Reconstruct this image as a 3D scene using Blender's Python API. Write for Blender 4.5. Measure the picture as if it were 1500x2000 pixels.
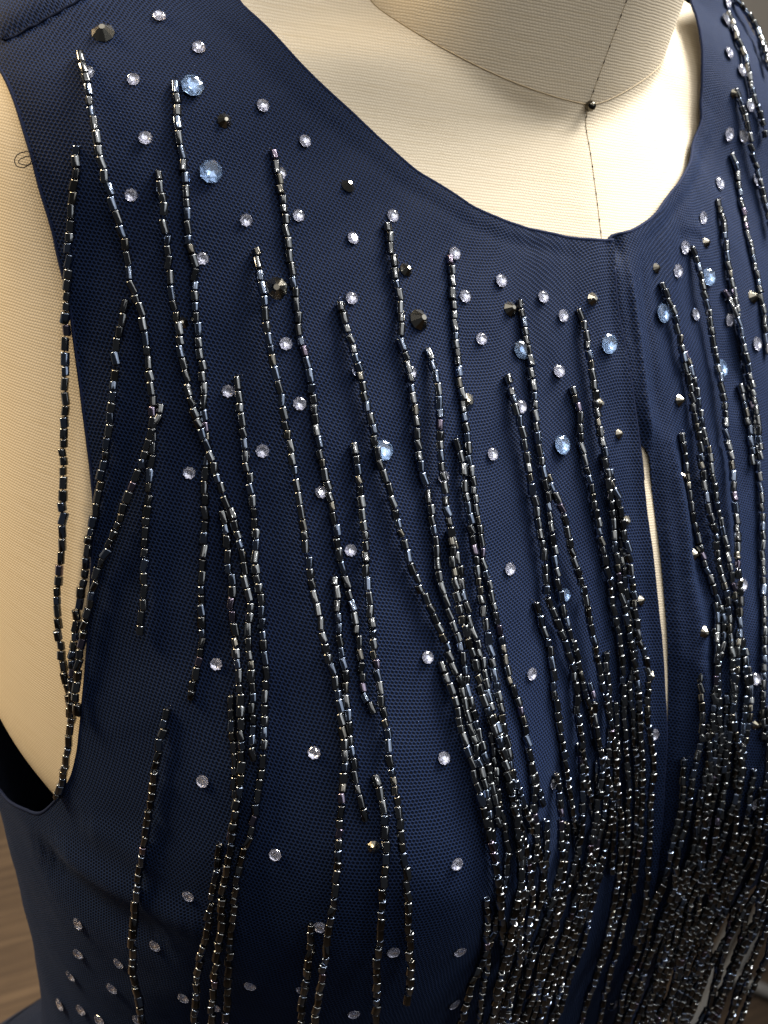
import bpy, math, random
import numpy as np
from mathutils import geometry, Vector

# ------------------------------------------------------------------ camera, light, exposure
SC = bpy.context.scene
for o in list(bpy.data.objects):
    bpy.data.objects.remove(o)
COL = SC.collection
random.seed(7)
rng = np.random.default_rng(11)

# design space: centimetres, origin at the pit of the form's neck, -Y is the form's front
ZFLOOR = -126.0
def W(p):                                   # design cm -> world metres, floor at z = 0
    p = np.asarray(p, float)
    return (p - np.array([0, 0, ZFLOOR])) * 0.01

CAM = np.array([-26.2882363, -26.7840322, .666179133])
YAW, PIT, ROLL, F = .681264488, .350283159, .182014614, 2473.81238
fw = np.array([math.sin(YAW)*math.cos(PIT), math.cos(YAW)*math.cos(PIT), -math.sin(PIT)])
_r = np.cross(fw, [0, 0, 1.]); _r /= np.linalg.norm(_r); _u = np.cross(_r, fw)
CR = _r*math.cos(ROLL)+_u*math.sin(ROLL); CU = -_r*math.sin(ROLL)+_u*math.cos(ROLL)

cd = bpy.data.cameras.new('camera'); cam = bpy.data.objects.new('camera', cd); COL.objects.link(cam)
from mathutils import Matrix
c = W(CAM)
cam.matrix_world = Matrix(((CR[0], CU[0], -fw[0], c[0]), (CR[1], CU[1], -fw[1], c[1]),
                           (CR[2], CU[2], -fw[2], c[2]), (0, 0, 0, 1)))
cd.sensor_fit = 'VERTICAL'; cd.sensor_height = 36.0; cd.lens = F/2000*36
cd.clip_start = 0.01; cd.clip_end = 50
cd.dof.use_dof = True; cd.dof.focus_distance = 0.315; cd.dof.aperture_fstop = 24
SC.camera = cam

wd = bpy.data.worlds.new('World'); SC.world = wd; wd.use_nodes = True
wd.node_tree.nodes['Background'].inputs[0].default_value = (0.86, 0.90, 1.0, 1)
wd.node_tree.nodes['Background'].inputs[1].default_value = 0.05

def area(name, pos, target, sx, sy, power, col):
    l = bpy.data.lights.new(name, 'AREA'); l.shape = 'RECTANGLE'; l.size = sx; l.size_y = sy
    l.energy = power; l.color = col
    o = bpy.data.objects.new(name, l); COL.objects.link(o)
    o.location = W(pos)
    d = Vector(W(target)) - Vector(W(pos))
    o.rotation_euler = d.to_track_quat('-Z', 'Y').to_euler()
    return o
area('window_light', (52, -4, 86), (-2, -3, -6), 0.42, 0.46, 39.0, (1.0, 0.98, 0.94))
area('ceiling_light', (-20, -60, 125), (-5, -5, -10), 2.0, 2.0, 14.0, (1.0, 0.97, 0.92))
area('front_fill', (75, -135, 85), (-5, -5, -8), 1.5, 1.1, 6.5, (0.92, 0.96, 1.0))  # added soft panel, no real window: gives beads and stones a bright reflection
area('side_lamp', (-75, 50, 45), (-14, 3, -10), 0.30, 0.30, 15.0, (1.0, 0.76, 0.45))
for k, (x, y) in enumerate([(-70, -110), (10, -120), (85, -70), (-95, -30), (95, 20), (40, -60), (-30, -50)]):
    area('glint_lamp', (x, y, 124), (0, -5, -15), 0.06, 0.06, 1.6, (1.0, 0.96, 0.9))  # small lamps added only to make the bead rims sparkle
SC.view_settings.view_transform = 'Standard'
SC.view_settings.look = 'None'
SC.view_settings.exposure = 0.0
SC.view_settings.gamma = 1.0

# ------------------------------------------------------------------ the body surface: radius over (angle, height)
YC = 4.0
HALF = [
(0,-2.0,-3.6),(0,-4.2,-8.3),(0,-6.4,-14),(0,-7.3,-19),(0,-7.2,-25),(0,-6.6,-32),(0,-6.8,-42),(0,-.7,-1.2),
(-9,5,4.9),(-12,5.3,3.9),(-15.2,5,1.2),(-16.3,4.5,-1.8),
(-9,2.4,2.6),(-12,2.0,.8),(-14.8,2.2,-1.8),
(-6.5,.9,-.8),(-9.5,.6,-.9),(-12.5,.6,-2.2),
(-5,-2.6,-6),(-9,-2.2,-6),(-12.5,-.6,-6),(-15,1.6,-6),(-16,4,-7),
(-5,-5.9,-12),(-9,-5.4,-12),(-12.5,-3.0,-12),(-14.9,.5,-12),(-15.6,3.5,-12),
(-3.5,-8.1,-18),(-7.8,-9.3,-18),(-11,-7.2,-18),(-13.5,-3,-18),(-14.6,.5,-18),(-14.7,3.5,-18),
(-4,-8.0,-23),(-8,-7.7,-23),(-11,-5.3,-23),(-13.2,-1.5,-23),(-13.7,3,-23),
(-5,-6.3,-28),(-9,-4.3,-28),(-11.7,-1.5,-28),(-12.5,3,-28),
(-6,-6,-34),(-10,-3.2,-34),(-11.9,2.5,-34),
(-7,-6.2,-42),(-12,-3,-42),(-14,3,-42),
(0,10.8,1.2),(0,11.5,-4),(0,12,-12),(0,11.5,-20),(0,9.5,-30),(0,11,-42),
(-6,9,4.0),(-8,10.5,-2),(-9,11.5,-12),(-8,11,-20),(-7,9,-30),(-9,10,-42),
(-11,7.2,1.8),(-13.5,7,-3),(-14,8,-10),(-13,8,-20),(-10.5,6.5,-30),
]
# neck seam ring
RA, RB, RY = 5.85, 5.0, 5.0
def ring(ph):
    ph = np.asarray(ph, float)
    return np.stack([RA*np.sin(ph), RY-RB*np.cos(ph), RZ(ph)], -1)
def RZ(ph):
    q = (1-np.cos(ph))/2
    ph = (np.asarray(ph)+np.pi) % (2*np.pi)-np.pi
    k = np.clip((np.abs(ph)-np.where(ph > 0, .72, 1.15))/.75, 0, 1); k = k*k*(3-2*k)
    p = np.clip(ph, 0, None); e = .95*(1-np.exp(-(p/.36)**1.5))*(1-.8*k)
    return 3.6*q+1.6*q*(1-q)+e+1.9*k*(1-np.clip((np.abs(ph)-2)/1.1, 0, 1)*.7)
for ph in (0, .6, 1.2, 1.6, 2.2, 3.1416):
    x, y, z = RA*math.sin(-ph), RY-RB*math.cos(ph), float(RZ(-ph))
    HALF.append((x if 0 < ph < 3 else 0, y, z))
RGHT = [(RA*math.sin(p), RY-RB*math.cos(p), float(RZ(p))) for p in (.3, .6, 1.2, 1.6, 2.2)]
PTS = np.array(HALF+[(-x, y, z) for x, y, z in HALF if abs(x) > 1e-6 and not (math.hypot(x/RA, (y-RY)/RB) < 1.02)]+RGHT, float)
RS = 13.0
def ang(x, y): return np.arctan2(x, -(y-YC))
_th = ang(PTS[:, 0], PTS[:, 1]); _rr = np.hypot(PTS[:, 0], PTS[:, 1]-YC)
TH = np.concatenate([_th, _th+2*np.pi, _th-2*np.pi]); ZZ = np.tile(PTS[:, 2], 3); RR = np.tile(_rr, 3)
_k = np.abs(TH) < np.pi*1.7; TH, ZZ, RR = TH[_k], ZZ[_k], RR[_k]
Q = np.stack([TH*RS, ZZ], 1); NQ = len(Q)
def phi(d2): return np.where(d2 > 1e-12, .5*d2*np.log(np.maximum(d2, 1e-12)), 0)
def dist2(a, b): return np.maximum((a*a).sum(1)[:, None]+(b*b).sum(1)[None]-2*a@b.T, 0)
_K = phi(dist2(Q, Q))+np.eye(NQ)*5.0
_P = np.concatenate([np.ones((NQ, 1)), Q], 1)
WT = np.linalg.solve(np.block([[_K, _P], [_P.T, np.zeros((3, 3))]]), np.concatenate([RR, np.zeros(3)]))
def rad0(t, z):
    t = np.asarray(t, float); z = np.asarray(z, float); t, z = np.broadcast_arrays(t, z); s = t.shape
    q = np.stack([t.ravel()*RS, z.ravel()], 1); out = np.empty(len(q))
    for i in range(0, len(q), 20000):
        b = q[i:i+20000]
        out[i:i+20000] = phi(dist2(b, Q))@WT[:NQ]+WT[NQ]+b@WT[NQ+1:]
    return out.reshape(s)
# fast cubic lookup table
T0, T1, NT = -3.6, 3.6, 361
Z0, Z1, NZ = -60.0, 6.0, 331
gt = np.linspace(T0, T1, NT); gz = np.linspace(Z0, Z1, NZ)
GR = rad0(gt[:, None], np.maximum(gz, -42)[None, :])
GR += np.where(gz < -34, (-34-gz)*0.60, 0)[None]*1.0      # skirt flare
def lookup(G, t, z):
    t = np.asarray(t, float); z = np.asarray(z, float); t, z = np.broadcast_arrays(t, z)
    a = np.clip((t-T0)/(T1-T0)*(NT-1), 1.001, NT-2.001); b = np.clip((z-Z0)/(Z1-Z0)*(NZ-1), 1.001, NZ-2.001)
    i = a.astype(int); j = b.astype(int); u = a-i; v = b-j
    def wts(x): return [((-x+2)*x-1)*x/2, ((3*x-5)*x*x+2)/2, ((-3*x+4)*x+1)*x/2, (x-1)*x*x/2]
    wu, wv = wts(u), wts(v); out = 0
    for m in range(4):
        for n in range(4):
            out = out+wu[m]*wv[n]*G[i+m-1, j+n-1]
    return out
def rad(t, z): return lookup(GR, t, z)
# hull the loose fringe hangs on: below a bulge it drops straight
GH = GR.copy()
jz = int((-5-Z0)/(Z1-Z0)*(NZ-1))
for j in range(jz, -1, -1):
    GH[:, j] = np.maximum(GR[:, j], GH[:, j+1]-0.012 if j < jz else GR[:, j])
# arc length along the ring, for cloth coordinates
DT = gt[1]-gt[0]
_dr = np.gradient(GR, DT, axis=0)
GS = np.cumsum(np.sqrt(GR**2+_dr**2)*DT, axis=0); GS -= GS[NT//2][None]
_dz = np.gradient(GR, gz[1]-gz[0], axis=1)
GV = np.cumsum(np.sqrt(1+np.minimum(_dz**2, 9))*(gz[1]-gz[0]), axis=1)

def base(t, z, G=None):
    r = lookup(GR if G is None else G, t, z)
    return np.stack([r*np.sin(t), YC-r*np.cos(t), np.broadcast_to(z, r.shape)], -1)
def nrm(t, z, G=None):
    h = .02
    a = base(t+h, z, G)-base(t-h, z, G); b = base(t, z+h*6, G)-base(t, z-h*6, G)
    n = np.cross(a, b); n /= np.linalg.norm(n, axis=-1, keepdims=True)
    return n
def surf(t, z, off=0.0, G=None):
    t = np.asarray(t, float); z = np.asarray(z, float)
    return base(t, z, G)+nrm(t, z, G)*np.asarray(off)[..., None]
def rays(px):
    px = np.asarray(px, float)
    d = fw+((px[..., 0:1]-750)/F)*CR-((px[..., 1:2]-1000)/F)*CU
    return d/np.linalg.norm(d, axis=-1, keepdims=True)
def proj(X):
    d = np.asarray(X, float)-CAM; z = d@fw
    return np.stack([750+F*(d@CR)/z, 1000-F*(d@CU)/z], -1), z
def cast(px, off=0.0, G=None):
    """where the sight line through a point of the picture meets the body (+off along the normal): (theta, z)"""
    px = np.asarray(px, float).reshape(-1, 2); d = rays(px); n = len(d)
    G = GR if G is None else G
    rof = np.full(n, float(off))
    ts = np.arange(14, 60, .4)
    for it in range(3):
        X = CAM+d[:, None, :]*ts[None, :, None]
        g = np.hypot(X[..., 0], X[..., 1]-YC)-lookup(G, ang(X[..., 0], X[..., 1]), X[..., 2])-rof[:, None]
        neg = g < 0; hit = neg.any(1); i = np.argmax(neg, 1)
        i = np.where(hit, i, np.argmin(g, 1))
        lo = ts[np.maximum(i-1, 0)].copy(); hi = ts[i].copy()
        for _ in range(24):
            m = (lo+hi)/2; P = CAM+d*m[:, None]
            gm = np.hypot(P[:, 0], P[:, 1]-YC)-lookup(G, ang(P[:, 0], P[:, 1]), P[:, 2])-rof
            hi = np.where(gm < 0, m, hi); lo = np.where(gm < 0, lo, m)
        P = CAM+d*hi[:, None]
        t, z = ang(P[:, 0], P[:, 1]), P[:, 2]
        if off == 0: break
        N = nrm(t, z, G); er = np.stack([np.sin(t), -np.cos(t)], -1)
        c = np.abs((N[:, :2]*er).sum(1)); rof = off/np.clip(c, .35, 1)
    return t, z

# ------------------------------------------------------------------ materials
def mat(name):
    m = bpy.data.materials.new(name); m.use_nodes = True
    return m, m.node_tree, m.node_tree.nodes['Principled BSDF']
class NB:
    def __init__(s, nt): s.nt = nt
    def n(s, t, **k):
        x = s.nt.nodes.new(t)
        for a, b in k.items(): setattr(x, a, b)
        return x
    def m(s, op, a, b=None, c=None):
        x = s.n('ShaderNodeMath', operation=op)
        for i, v in enumerate((a, b, c)):
            if v is None: continue
            if isinstance(v, (int, float)): x.inputs[i].default_value = v
            else: s.nt.links.new(v, x.inputs[i])
        return x.outputs[0]
    def l(s, a, b): s.nt.links.new(a, b)
    def mix(s, f, a, b):
        x = s.n('ShaderNodeMix', data_type='RGBA')
        for k, v in ((0, f), (6, a), (7, b)):
            if isinstance(v, (tuple, float, int)): x.inputs[k].default_value = v
            else: s.l(v, x.inputs[k])
        return x.outputs[2]
    def noise(s, vec, scale, detail=3, rough=.55):
        x = s.n('ShaderNodeTexNoise'); x.inputs['Scale'].default_value = scale
        x.inputs['Detail'].default_value = detail; x.inputs['Roughness'].default_value = rough
        if vec is not None: s.l(vec, x.inputs['Vector'])
        return x.outputs['Fac']
    def ramp(s, v, a, b):
        x = s.n('ShaderNodeMapRange'); x.interpolation_type = 'SMOOTHSTEP'
        s.l(v, x.inputs[0]); x.inputs[1].default_value = a; x.inputs[2].default_value = b
        return x.outputs[0]

def mesh_cloth(name, base_c, hole_c, hole=.33, depth=.5):
    """knitted mesh: a lattice of tiny holes through which a darker lining shows"""
    m, nt, b = mat(name); q = NB(nt)
    uv = q.n('ShaderNodeUVMap'); uv.uv_map = 'UVMap'
    wob = q.n('ShaderNodeTexNoise'); wob.inputs['Scale'].default_value = 1.3; wob.inputs['Detail'].default_value = 2
    q.l(uv.outputs[0], wob.inputs['Vector'])
    add = q.n('ShaderNodeVectorMath', operation='MULTIPLY_ADD')
    q.l(wob.outputs['Color'], add.inputs[0]); add.inputs[1].default_value = (.10, .10, 0); q.l(uv.outputs[0], add.inputs[2])
    sp = q.n('ShaderNodeSeparateXYZ'); q.l(add.outputs[0], sp.inputs[0])
    pitch = 0.098                                # cm
    u = q.m('DIVIDE', sp.outputs[0], pitch); v = q.m('DIVIDE', sp.outputs[1], pitch*1.732)
    ds = []
    for o in (0.0, 0.5):
        a = q.m('SUBTRACT', q.m('FRACT', q.m('ADD', u, o)), .5)
        c = q.m('MULTIPLY', q.m('SUBTRACT', q.m('FRACT', q.m('ADD', v, o)), .5), 1.732)
        ds.append(q.m('SQRT', q.m('ADD', q.m('MULTIPLY', a, a), q.m('MULTIPLY', c, c))))
    d = q.m('MINIMUM', ds[0], ds[1])
    yarn = q.ramp(d, hole-.10, hole+.16)
    big = q.noise(uv.outputs[0], .35, 4)
    col = q.mix(q.m('MULTIPLY', big, .5), base_c, tuple(x*1.25 for x in base_c[:3])+(1,))
    lint = q.noise(uv.outputs[0], 7.0, 2)
    col = q.mix(q.m('MULTIPLY', q.ramp(lint, .70, .78), .22), col, (.07, .085, .13, 1))
    col = q.mix(yarn, hole_c, col)
    q.l(col, b.inputs['Base Color'])
    b.inputs['Roughness'].default_value = .62
    b.inputs['Specular IOR Level'].default_value = .08
    b.inputs['Sheen Weight'].default_value = .06; b.inputs['Sheen Roughness'].default_value = .4
    b.inputs['Sheen Tint'].default_value = (.35, .5, .95, 1)
    bp = q.n('ShaderNodeBump'); bp.inputs['Strength'].default_value = depth; bp.inputs['Distance'].default_value = .0003
    q.l(yarn, bp.inputs['Height']); q.l(bp.outputs[0], b.inputs['Normal'])
    return m
M_CLOTH = mesh_cloth('navy_mesh_cloth', (.0093, .0200, .060, 1), (.0009, .0017, .0050, 1))

def plain(name, c, rough=.6, metal=0., spec=.5):
    m, nt, b = mat(name); b.inputs['Base Color'].default_value = c+(1,)
    b.inputs['Roughness'].default_value = rough; b.inputs['Metallic'].default_value = metal
    b.inputs['Specular IOR Level'].default_value = spec
    return m
M_HEM = plain('navy_hem_cloth', (.006, .012, .04), .8, 0., .15)
M_THREAD = plain('dark_navy_thread', (.004, .006, .015), .8, 0., .05)
M_SEAM = plain('beige_seam_thread', (.40, .315, .20), .85)
M_STITCH = plain('brown_stitch', (.05, .035, .02), .8)
M_PIN = plain('steel_pin', (.11, .10, .08), .15, 1.0)

def canvas_mat():
    m, nt, b = mat('cream_canvas'); q = NB(nt)
    uv = q.n('ShaderNodeUVMap'); uv.uv_map = 'UVMap'
    wob = q.n('ShaderNodeTexNoise'); wob.inputs['Scale'].default_value = 2.0
    q.l(uv.outputs[0], wob.inputs['Vector'])
    add = q.n('ShaderNodeVectorMath', operation='MULTIPLY_ADD')
    q.l(wob.outputs['Color'], add.inputs[0]); add.inputs[1].default_value = (.06, .06, 0); q.l(uv.outputs[0], add.inputs[2])
    sp = q.n('ShaderNodeSeparateXYZ'); q.l(add.outputs[0], sp.inputs[0])
    a = q.m('MULTIPLY', sp.outputs[0], 2*math.pi/.088); c = q.m('MULTIPLY', sp.outputs[1], 2*math.pi/.078)
    # plain weave: warp and weft pass over each other alternately, weft thicker
    w1 = q.m('MULTIPLY', q.m('ABSOLUTE', q.m('SINE', q.m('MULTIPLY', c, .5))), 1.0)
    row = q.m('FLOOR', q.m('DIVIDE', c, 2*math.pi))
    sh = q.m('MULTIPLY', row, math.pi)
    w2 = q.m('ADD', q.m('MULTIPLY', q.m('SINE', q.m('ADD', a, sh)), .5), .5)
    slub = q.n('ShaderNodeTexNoise'); slub.inputs['Scale'].default_value = 1; slub.inputs['Detail'].default_value = 3
    mp = q.n('ShaderNodeMapping'); mp.inputs['Scale'].default_value = (.5, 14, 1)
    q.l(uv.outputs[0], mp.inputs[0]); q.l(mp.outputs[0], slub.inputs['Vector'])
    h = q.m('ADD', q.m('MULTIPLY', w1, .65), q.m('MULTIPLY', q.m('MULTIPLY', w1, w2), .6))
    col = q.mix(q.ramp(h, .05, 1.0), (.57, .48, .35, 1), (.70, .612, .472, 1))
    col = q.mix(q.m('MULTIPLY', q.ramp(slub.outputs['Fac'], .45, .75), .35), col, (.52, .42, .27, 1))
    sp2 = q.noise(uv.outputs[0], 3.0, 2)
    col = q.mix(q.m('MULTIPLY', q.ramp(sp2, .70, .78), .25), col, (.45, .36, .24, 1))
    q.l(col, b.inputs['Base Color']); b.inputs['Roughness'].default_value = .85
    b.inputs['Specular IOR Level'].default_value = .2
    bp = q.n('ShaderNodeBump'); bp.inputs['Strength'].default_value = .2; bp.inputs['Distance'].default_value = .0003
    q.l(h, bp.inputs['Height']); q.l(bp.outputs[0], b.inputs['Normal'])
    return m
M_CANVAS = canvas_mat()

def bead_mat():
    m, nt, b = mat('gunmetal_glass'); q = NB(nt)
    at = q.n('ShaderNodeAttribute'); at.attribute_name = 'tint'
    q.l(at.outputs['Color'], b.inputs['Base Color'])
    b.inputs['Metallic'].default_value = 1.0; b.inputs['Roughness'].default_value = .10
    b.inputs['Coat Weight'].default_value = .6; b.inputs['Coat Roughness'].default_value = .04
    tc = q.n('ShaderNodeTexCoord')
    nz = q.n('ShaderNodeTexNoise'); nz.inputs['Scale'].default_value = 1400
    q.l(tc.outputs['Object'], nz.inputs['Vector'])
    bp = q.n('ShaderNodeBump'); bp.inputs['Strength'].default_value = .10; bp.inputs['Distance'].default_value = .0002
    q.l(nz.outputs['Fac'], bp.inputs['Height']); q.l(bp.outputs[0], b.inputs['Normal'])
    return m
M_BEAD = bead_mat()

def crystal(name, tint, foil):
    m, nt, b = mat(name)
    b.inputs['Base Color'].default_value = tint+(1,); b.inputs['Transmission Weight'].default_value = 1
    b.inputs['IOR'].default_value = 1.6; b.inputs['Roughness'].default_value = .0
    f = plain(name+'_foil', foil, .11, .78)
    return m, f
M_CLEAR, M_CLEARF = crystal('clear_crystal', (.92, .94, 1.0), (.90, .90, 1.0))
M_BLUE, M_BLUEF = crystal('pale_blue_crystal', (.50, .68, 1.0), (.88, .93, 1.0))
M_DARK = plain('bronze_crystal', (.36, .335, .28), .16, 1.0)

# ------------------------------------------------------------------ helpers
def mesh_obj(name, V, faces, m, parent=None, smooth=True, uv=None, mats=None, midx=None):
    me = bpy.data.meshes.new(name)
    me.from_pydata(W(V).tolist(), [], faces)
    if smooth: me.polygons.foreach_set('use_smooth', [True]*len(me.polygons))
    for x in (mats or [m]): me.materials.append(x)
    if midx is not None: me.polygons.foreach_set('material_index', midx)
    if uv is not None:
        l = me.uv_layers.new(name='UVMap'); vi = np.empty(len(me.loops), int); me.loops.foreach_get('vertex_index', vi)
        l.data.foreach_set('uv', np.asarray(uv, float)[vi].ravel())
    me.update()
    o = bpy.data.objects.new(name, me); COL.objects.link(o)
    if parent: o.parent = parent
    return o
def thing(name, label, cat, group=None):
    o = bpy.data.objects.new(name, None); COL.objects.link(o); o.empty_display_size = .05
    o['label'] = label; o['category'] = cat
    if group: o['group'] = group
    return o
def tube(P, r, k=6, closed=False, caps=True):
    P = np.asarray(P, float); n = len(P)
    T = np.gradient(P, axis=0) if not closed else np.roll(P, -1, 0)-np.roll(P, 1, 0)
    T /= np.linalg.norm(T, axis=1, keepdims=True)+1e-12
    ref = np.array([.31, .23, .92]); V = []; Fs = []
    r = np.broadcast_to(r, (n,))
    for i in range(n):
        a = np.cross(T[i], ref); a /= np.linalg.norm(a); b = np.cross(T[i], a)
        for j in range(k):
            w = 2*math.pi*j/k; V.append(P[i]+r[i]*(math.cos(w)*a+math.sin(w)*b))
    for i in range(n if closed else n-1):
        for j in range(k):
            i2 = (i+1) % n
            Fs.append((i*k+j, i*k+(j+1) % k, i2*k+(j+1) % k, i2*k+j))
    if not closed and caps:
        Fs.append(tuple(range(k))[::-1]); Fs.append(tuple(range((n-1)*k, n*k)))
    return np.array(V), Fs
def spline(P, step):
    P = np.asarray(P, float)
    E = np.vstack([2*P[0]-P[1], P, 2*P[-1]-P[-2]]); out = []
    for i in range(1, len(E)-2):
        p0, p1, p2, p3 = E[i-1:i+3]; n = max(2, int(np.linalg.norm(p2-p1)/step)+1)
        for u in np.linspace(0, 1, n, endpoint=False):
            out.append(.5*(2*p1+(p2-p0)*u+(2*p0-5*p1+4*p2-p3)*u*u+(3*p1-p0-3*p2+p3)*u**3))
    out.append(P[-1]); out = np.array(out)
    s = np.concatenate([[0], np.cumsum(np.linalg.norm(np.diff(out, axis=0), axis=1))])
    n = max(2, int(round(s[-1]/step))+1); q = np.linspace(0, s[-1], n)
    return np.stack([np.interp(q, s, out[:, k]) for k in range(out.shape[1])], 1)
def cloth_uv(t, z):
    return np.stack([lookup(GS, t, z), lookup(GV, t, z)], -1)

# ------------------------------------------------------------------ floor
def floor_mat():
    m, nt, b = mat('brown_wood_floor'); q = NB(nt)
    tc = q.n('ShaderNodeTexCoord')
    spx = q.n('ShaderNodeSeparateXYZ'); q.l(tc.outputs['Object'], spx.inputs[0])
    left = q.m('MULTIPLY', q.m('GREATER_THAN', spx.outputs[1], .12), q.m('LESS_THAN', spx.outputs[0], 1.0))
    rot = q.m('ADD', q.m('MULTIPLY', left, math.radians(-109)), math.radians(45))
    cr = q.n('ShaderNodeCombineXYZ'); q.l(rot, cr.inputs[2])
    mp = q.n('ShaderNodeMapping'); q.l(cr.outputs[0], mp.inputs['Rotation']); mp.inputs['Scale'].default_value = (1.2, 22, 1)
    q.l(tc.outputs['Object'], mp.inputs[0])
    g = q.noise(mp.outputs[0], 2.2, 6, .6)
    mp2 = q.n('ShaderNodeMapping'); q.l(cr.outputs[0], mp2.inputs['Rotation']); mp2.inputs['Scale'].default_value = (2.5, 55, 1)
    q.l(tc.outputs['Object'], mp2.inputs[0])
    g2 = q.noise(mp2.outputs[0], 2, 3, .6)
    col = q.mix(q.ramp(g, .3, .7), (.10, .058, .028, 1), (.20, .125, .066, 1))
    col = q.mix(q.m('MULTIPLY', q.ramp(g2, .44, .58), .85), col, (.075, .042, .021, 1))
    col = q.mix(left, q.mix(.78, col, (0, 0, 0, 1)), q.mix(.25, col, (.13, .09, .055, 1)))  # left part's lamplight painted into the colour; rest blackened for dark bead reflections
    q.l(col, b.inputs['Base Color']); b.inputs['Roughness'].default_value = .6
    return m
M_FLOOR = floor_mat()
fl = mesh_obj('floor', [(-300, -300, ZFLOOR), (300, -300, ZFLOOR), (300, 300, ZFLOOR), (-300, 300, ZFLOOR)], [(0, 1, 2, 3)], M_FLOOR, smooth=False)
fl['kind'] = 'structure'
wl = mesh_obj('wall', [(-300, 170, ZFLOOR), (300, 170, ZFLOOR), (300, 170, 140), (-300, 170, 140)], [(0, 1, 2, 3)], plain('beige_wall_paint', (.85, .78, .68), .8), smooth=False)
wl['kind'] = 'structure'

# ------------------------------------------------------------------ dress form
form = thing('dress_form', 'cream canvas covered dress form wearing the navy beaded dress', 'dress form')
def form_off(t, z):      # the form is a little smaller than the dress, more so under the arms
    s = np.exp(-((np.abs(t)-1.75)/.55)**2)*(1/(1+np.exp((z+20.2)/.5)))
    return -.22-2.3*s
ph = np.linspace(-math.pi, math.pi, 181)
rg = ring(ph); tr = ang(rg[:, 0], rg[:, 1]); o_ = np.argsort(tr)
def ring_at(t):
    t = np.asarray(t)
    return np.stack([np.interp(t, tr[o_], rg[o_, k], period=2*np.pi) for k in range(3)], -1)
nt_, nz_ = 240, 190
tt = np.linspace(-math.pi, math.pi, nt_, endpoint=False)
V = []; UV = []
R0 = ring_at(tt)
for j in range(nz_):
    w = (j/(nz_-1))**1.15
    z = R0[:, 2]+(-44-R0[:, 2])*w
    p = surf(tt, z, form_off(tt, z))
    k = np.exp(-((R0[:, 2]-z)/.55)**2)[:, None]
    rb = np.hypot(R0[:, 0], R0[:, 1]-YC); sb = np.stack([rb*np.sin(tt), YC-rb*np.cos(tt), z], -1)
    p = p*(1-k)+sb*k
    V.append(p); UV.append(np.stack([p[:, 0]+np.sign(p[:, 0])*np.clip((np.abs(p[:, 0])-9)/4, 0, 1)*np.maximum(p[:, 1]+2, 0)*.8, z*1.12], -1))
V = np.concatenate(V); UV = np.concatenate(UV)
Fs = [(j*nt_+i, (j+1)*nt_+i, (j+1)*nt_+(i+1) % nt_, j*nt_+(i+1) % nt_) for j in range(nz_-1) for i in range(nt_)]
torso = mesh_obj('torso', V, Fs, M_CANVAS, form, uv=UV)
# neck: rises from the seam ring, leaning a little forward
NV = []; NUV = []; nn = 26
PH = np.linspace(-math.pi, math.pi, 120, endpoint=False); RN = ring(PH)
for j in range(nn):
    h = j/(nn-1)*9.0
    f = h/9.0
    cx = np.array([0, RY-.30*h, 0]); sc = 1-.10*math.sin(min(1, f*1.3)*1.4)
    x = RN[:, 0]*sc; y = (RN[:, 1]-RY)*sc*1.0
    z = RN[:, 2]*(1-.5*f)+h
    NV.append(np.stack([x, cx[1]+y, z], -1)); NUV.append(np.stack([PH*5.6, z*1.0], -1))
NV = np.concatenate(NV); NUV = np.concatenate(NUV)
NF = [(j*120+i, j*120+(i+1) % 120, (j+1)*120+(i+1) % 120, (j+1)*120+i) for j in range(nn-1) for i in range(120)]
NF.append(tuple(range((nn-1)*120, nn*120)))
neck = mesh_obj('neck', NV, NF, M_CANVAS, form, uv=NUV)
sv, sf = tube(ring(np.linspace(-math.pi, math.pi, 220, endpoint=False))+np.array([0, 0, .01]), .020, 6, closed=True)
mesh_obj('neck_seam', sv, sf, M_SEAM, form)
# centre front seam and its stitches
zc = np.linspace(-.05, -7, 60); tc_ = np.full(60, 0.0)
sp_ = surf(tc_, zc, form_off(tc_, zc)+.004)
kk = np.exp(-((0-zc)/.55)**2)[:, None]; sp_ = sp_*(1-kk)+np.stack([0*zc, 0*zc-.02, zc], -1)*kk
sv, sf = tube(sp_, .010, 5); cs = mesh_obj('body_seam', sv, sf, M_SEAM, form)
def neck_front(h):
    f = h/9.0; sc = 1-.10*math.sin(min(1, f*1.3)*1.4)
    return np.array([0, RY-.30*h-RB*sc-.004, h])
sp2_ = np.array([neck_front(h) for h in np.linspace(.05, 8, 50)])
sv, sf = tube(sp2_, .010, 5); ns = mesh_obj('throat_seam', sv, sf, M_SEAM, form)
def stitches(P, parent, pitch=.36, ln=.10, r=.020):
    s = np.concatenate([[0], np.cumsum(np.linalg.norm(np.diff(P, axis=0), axis=1))])
    me = None
    for q in np.arange(.25, s[-1]-.2, pitch):
        q += random.uniform(-.06, .06)
        l = ln*random.uniform(.7, 1.2)
        pts = np.stack([np.interp([q, q+l/2, q+l], s, P[:, k]) for k in range(3)], 1)
        v, f = tube(pts, [r*.5, r, r*.5], 6)
        mesh_obj('stitch', v, f, M_STITCH, parent)
stitches(sp_, cs); stitches(sp2_[:30], ns, .42)

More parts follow.
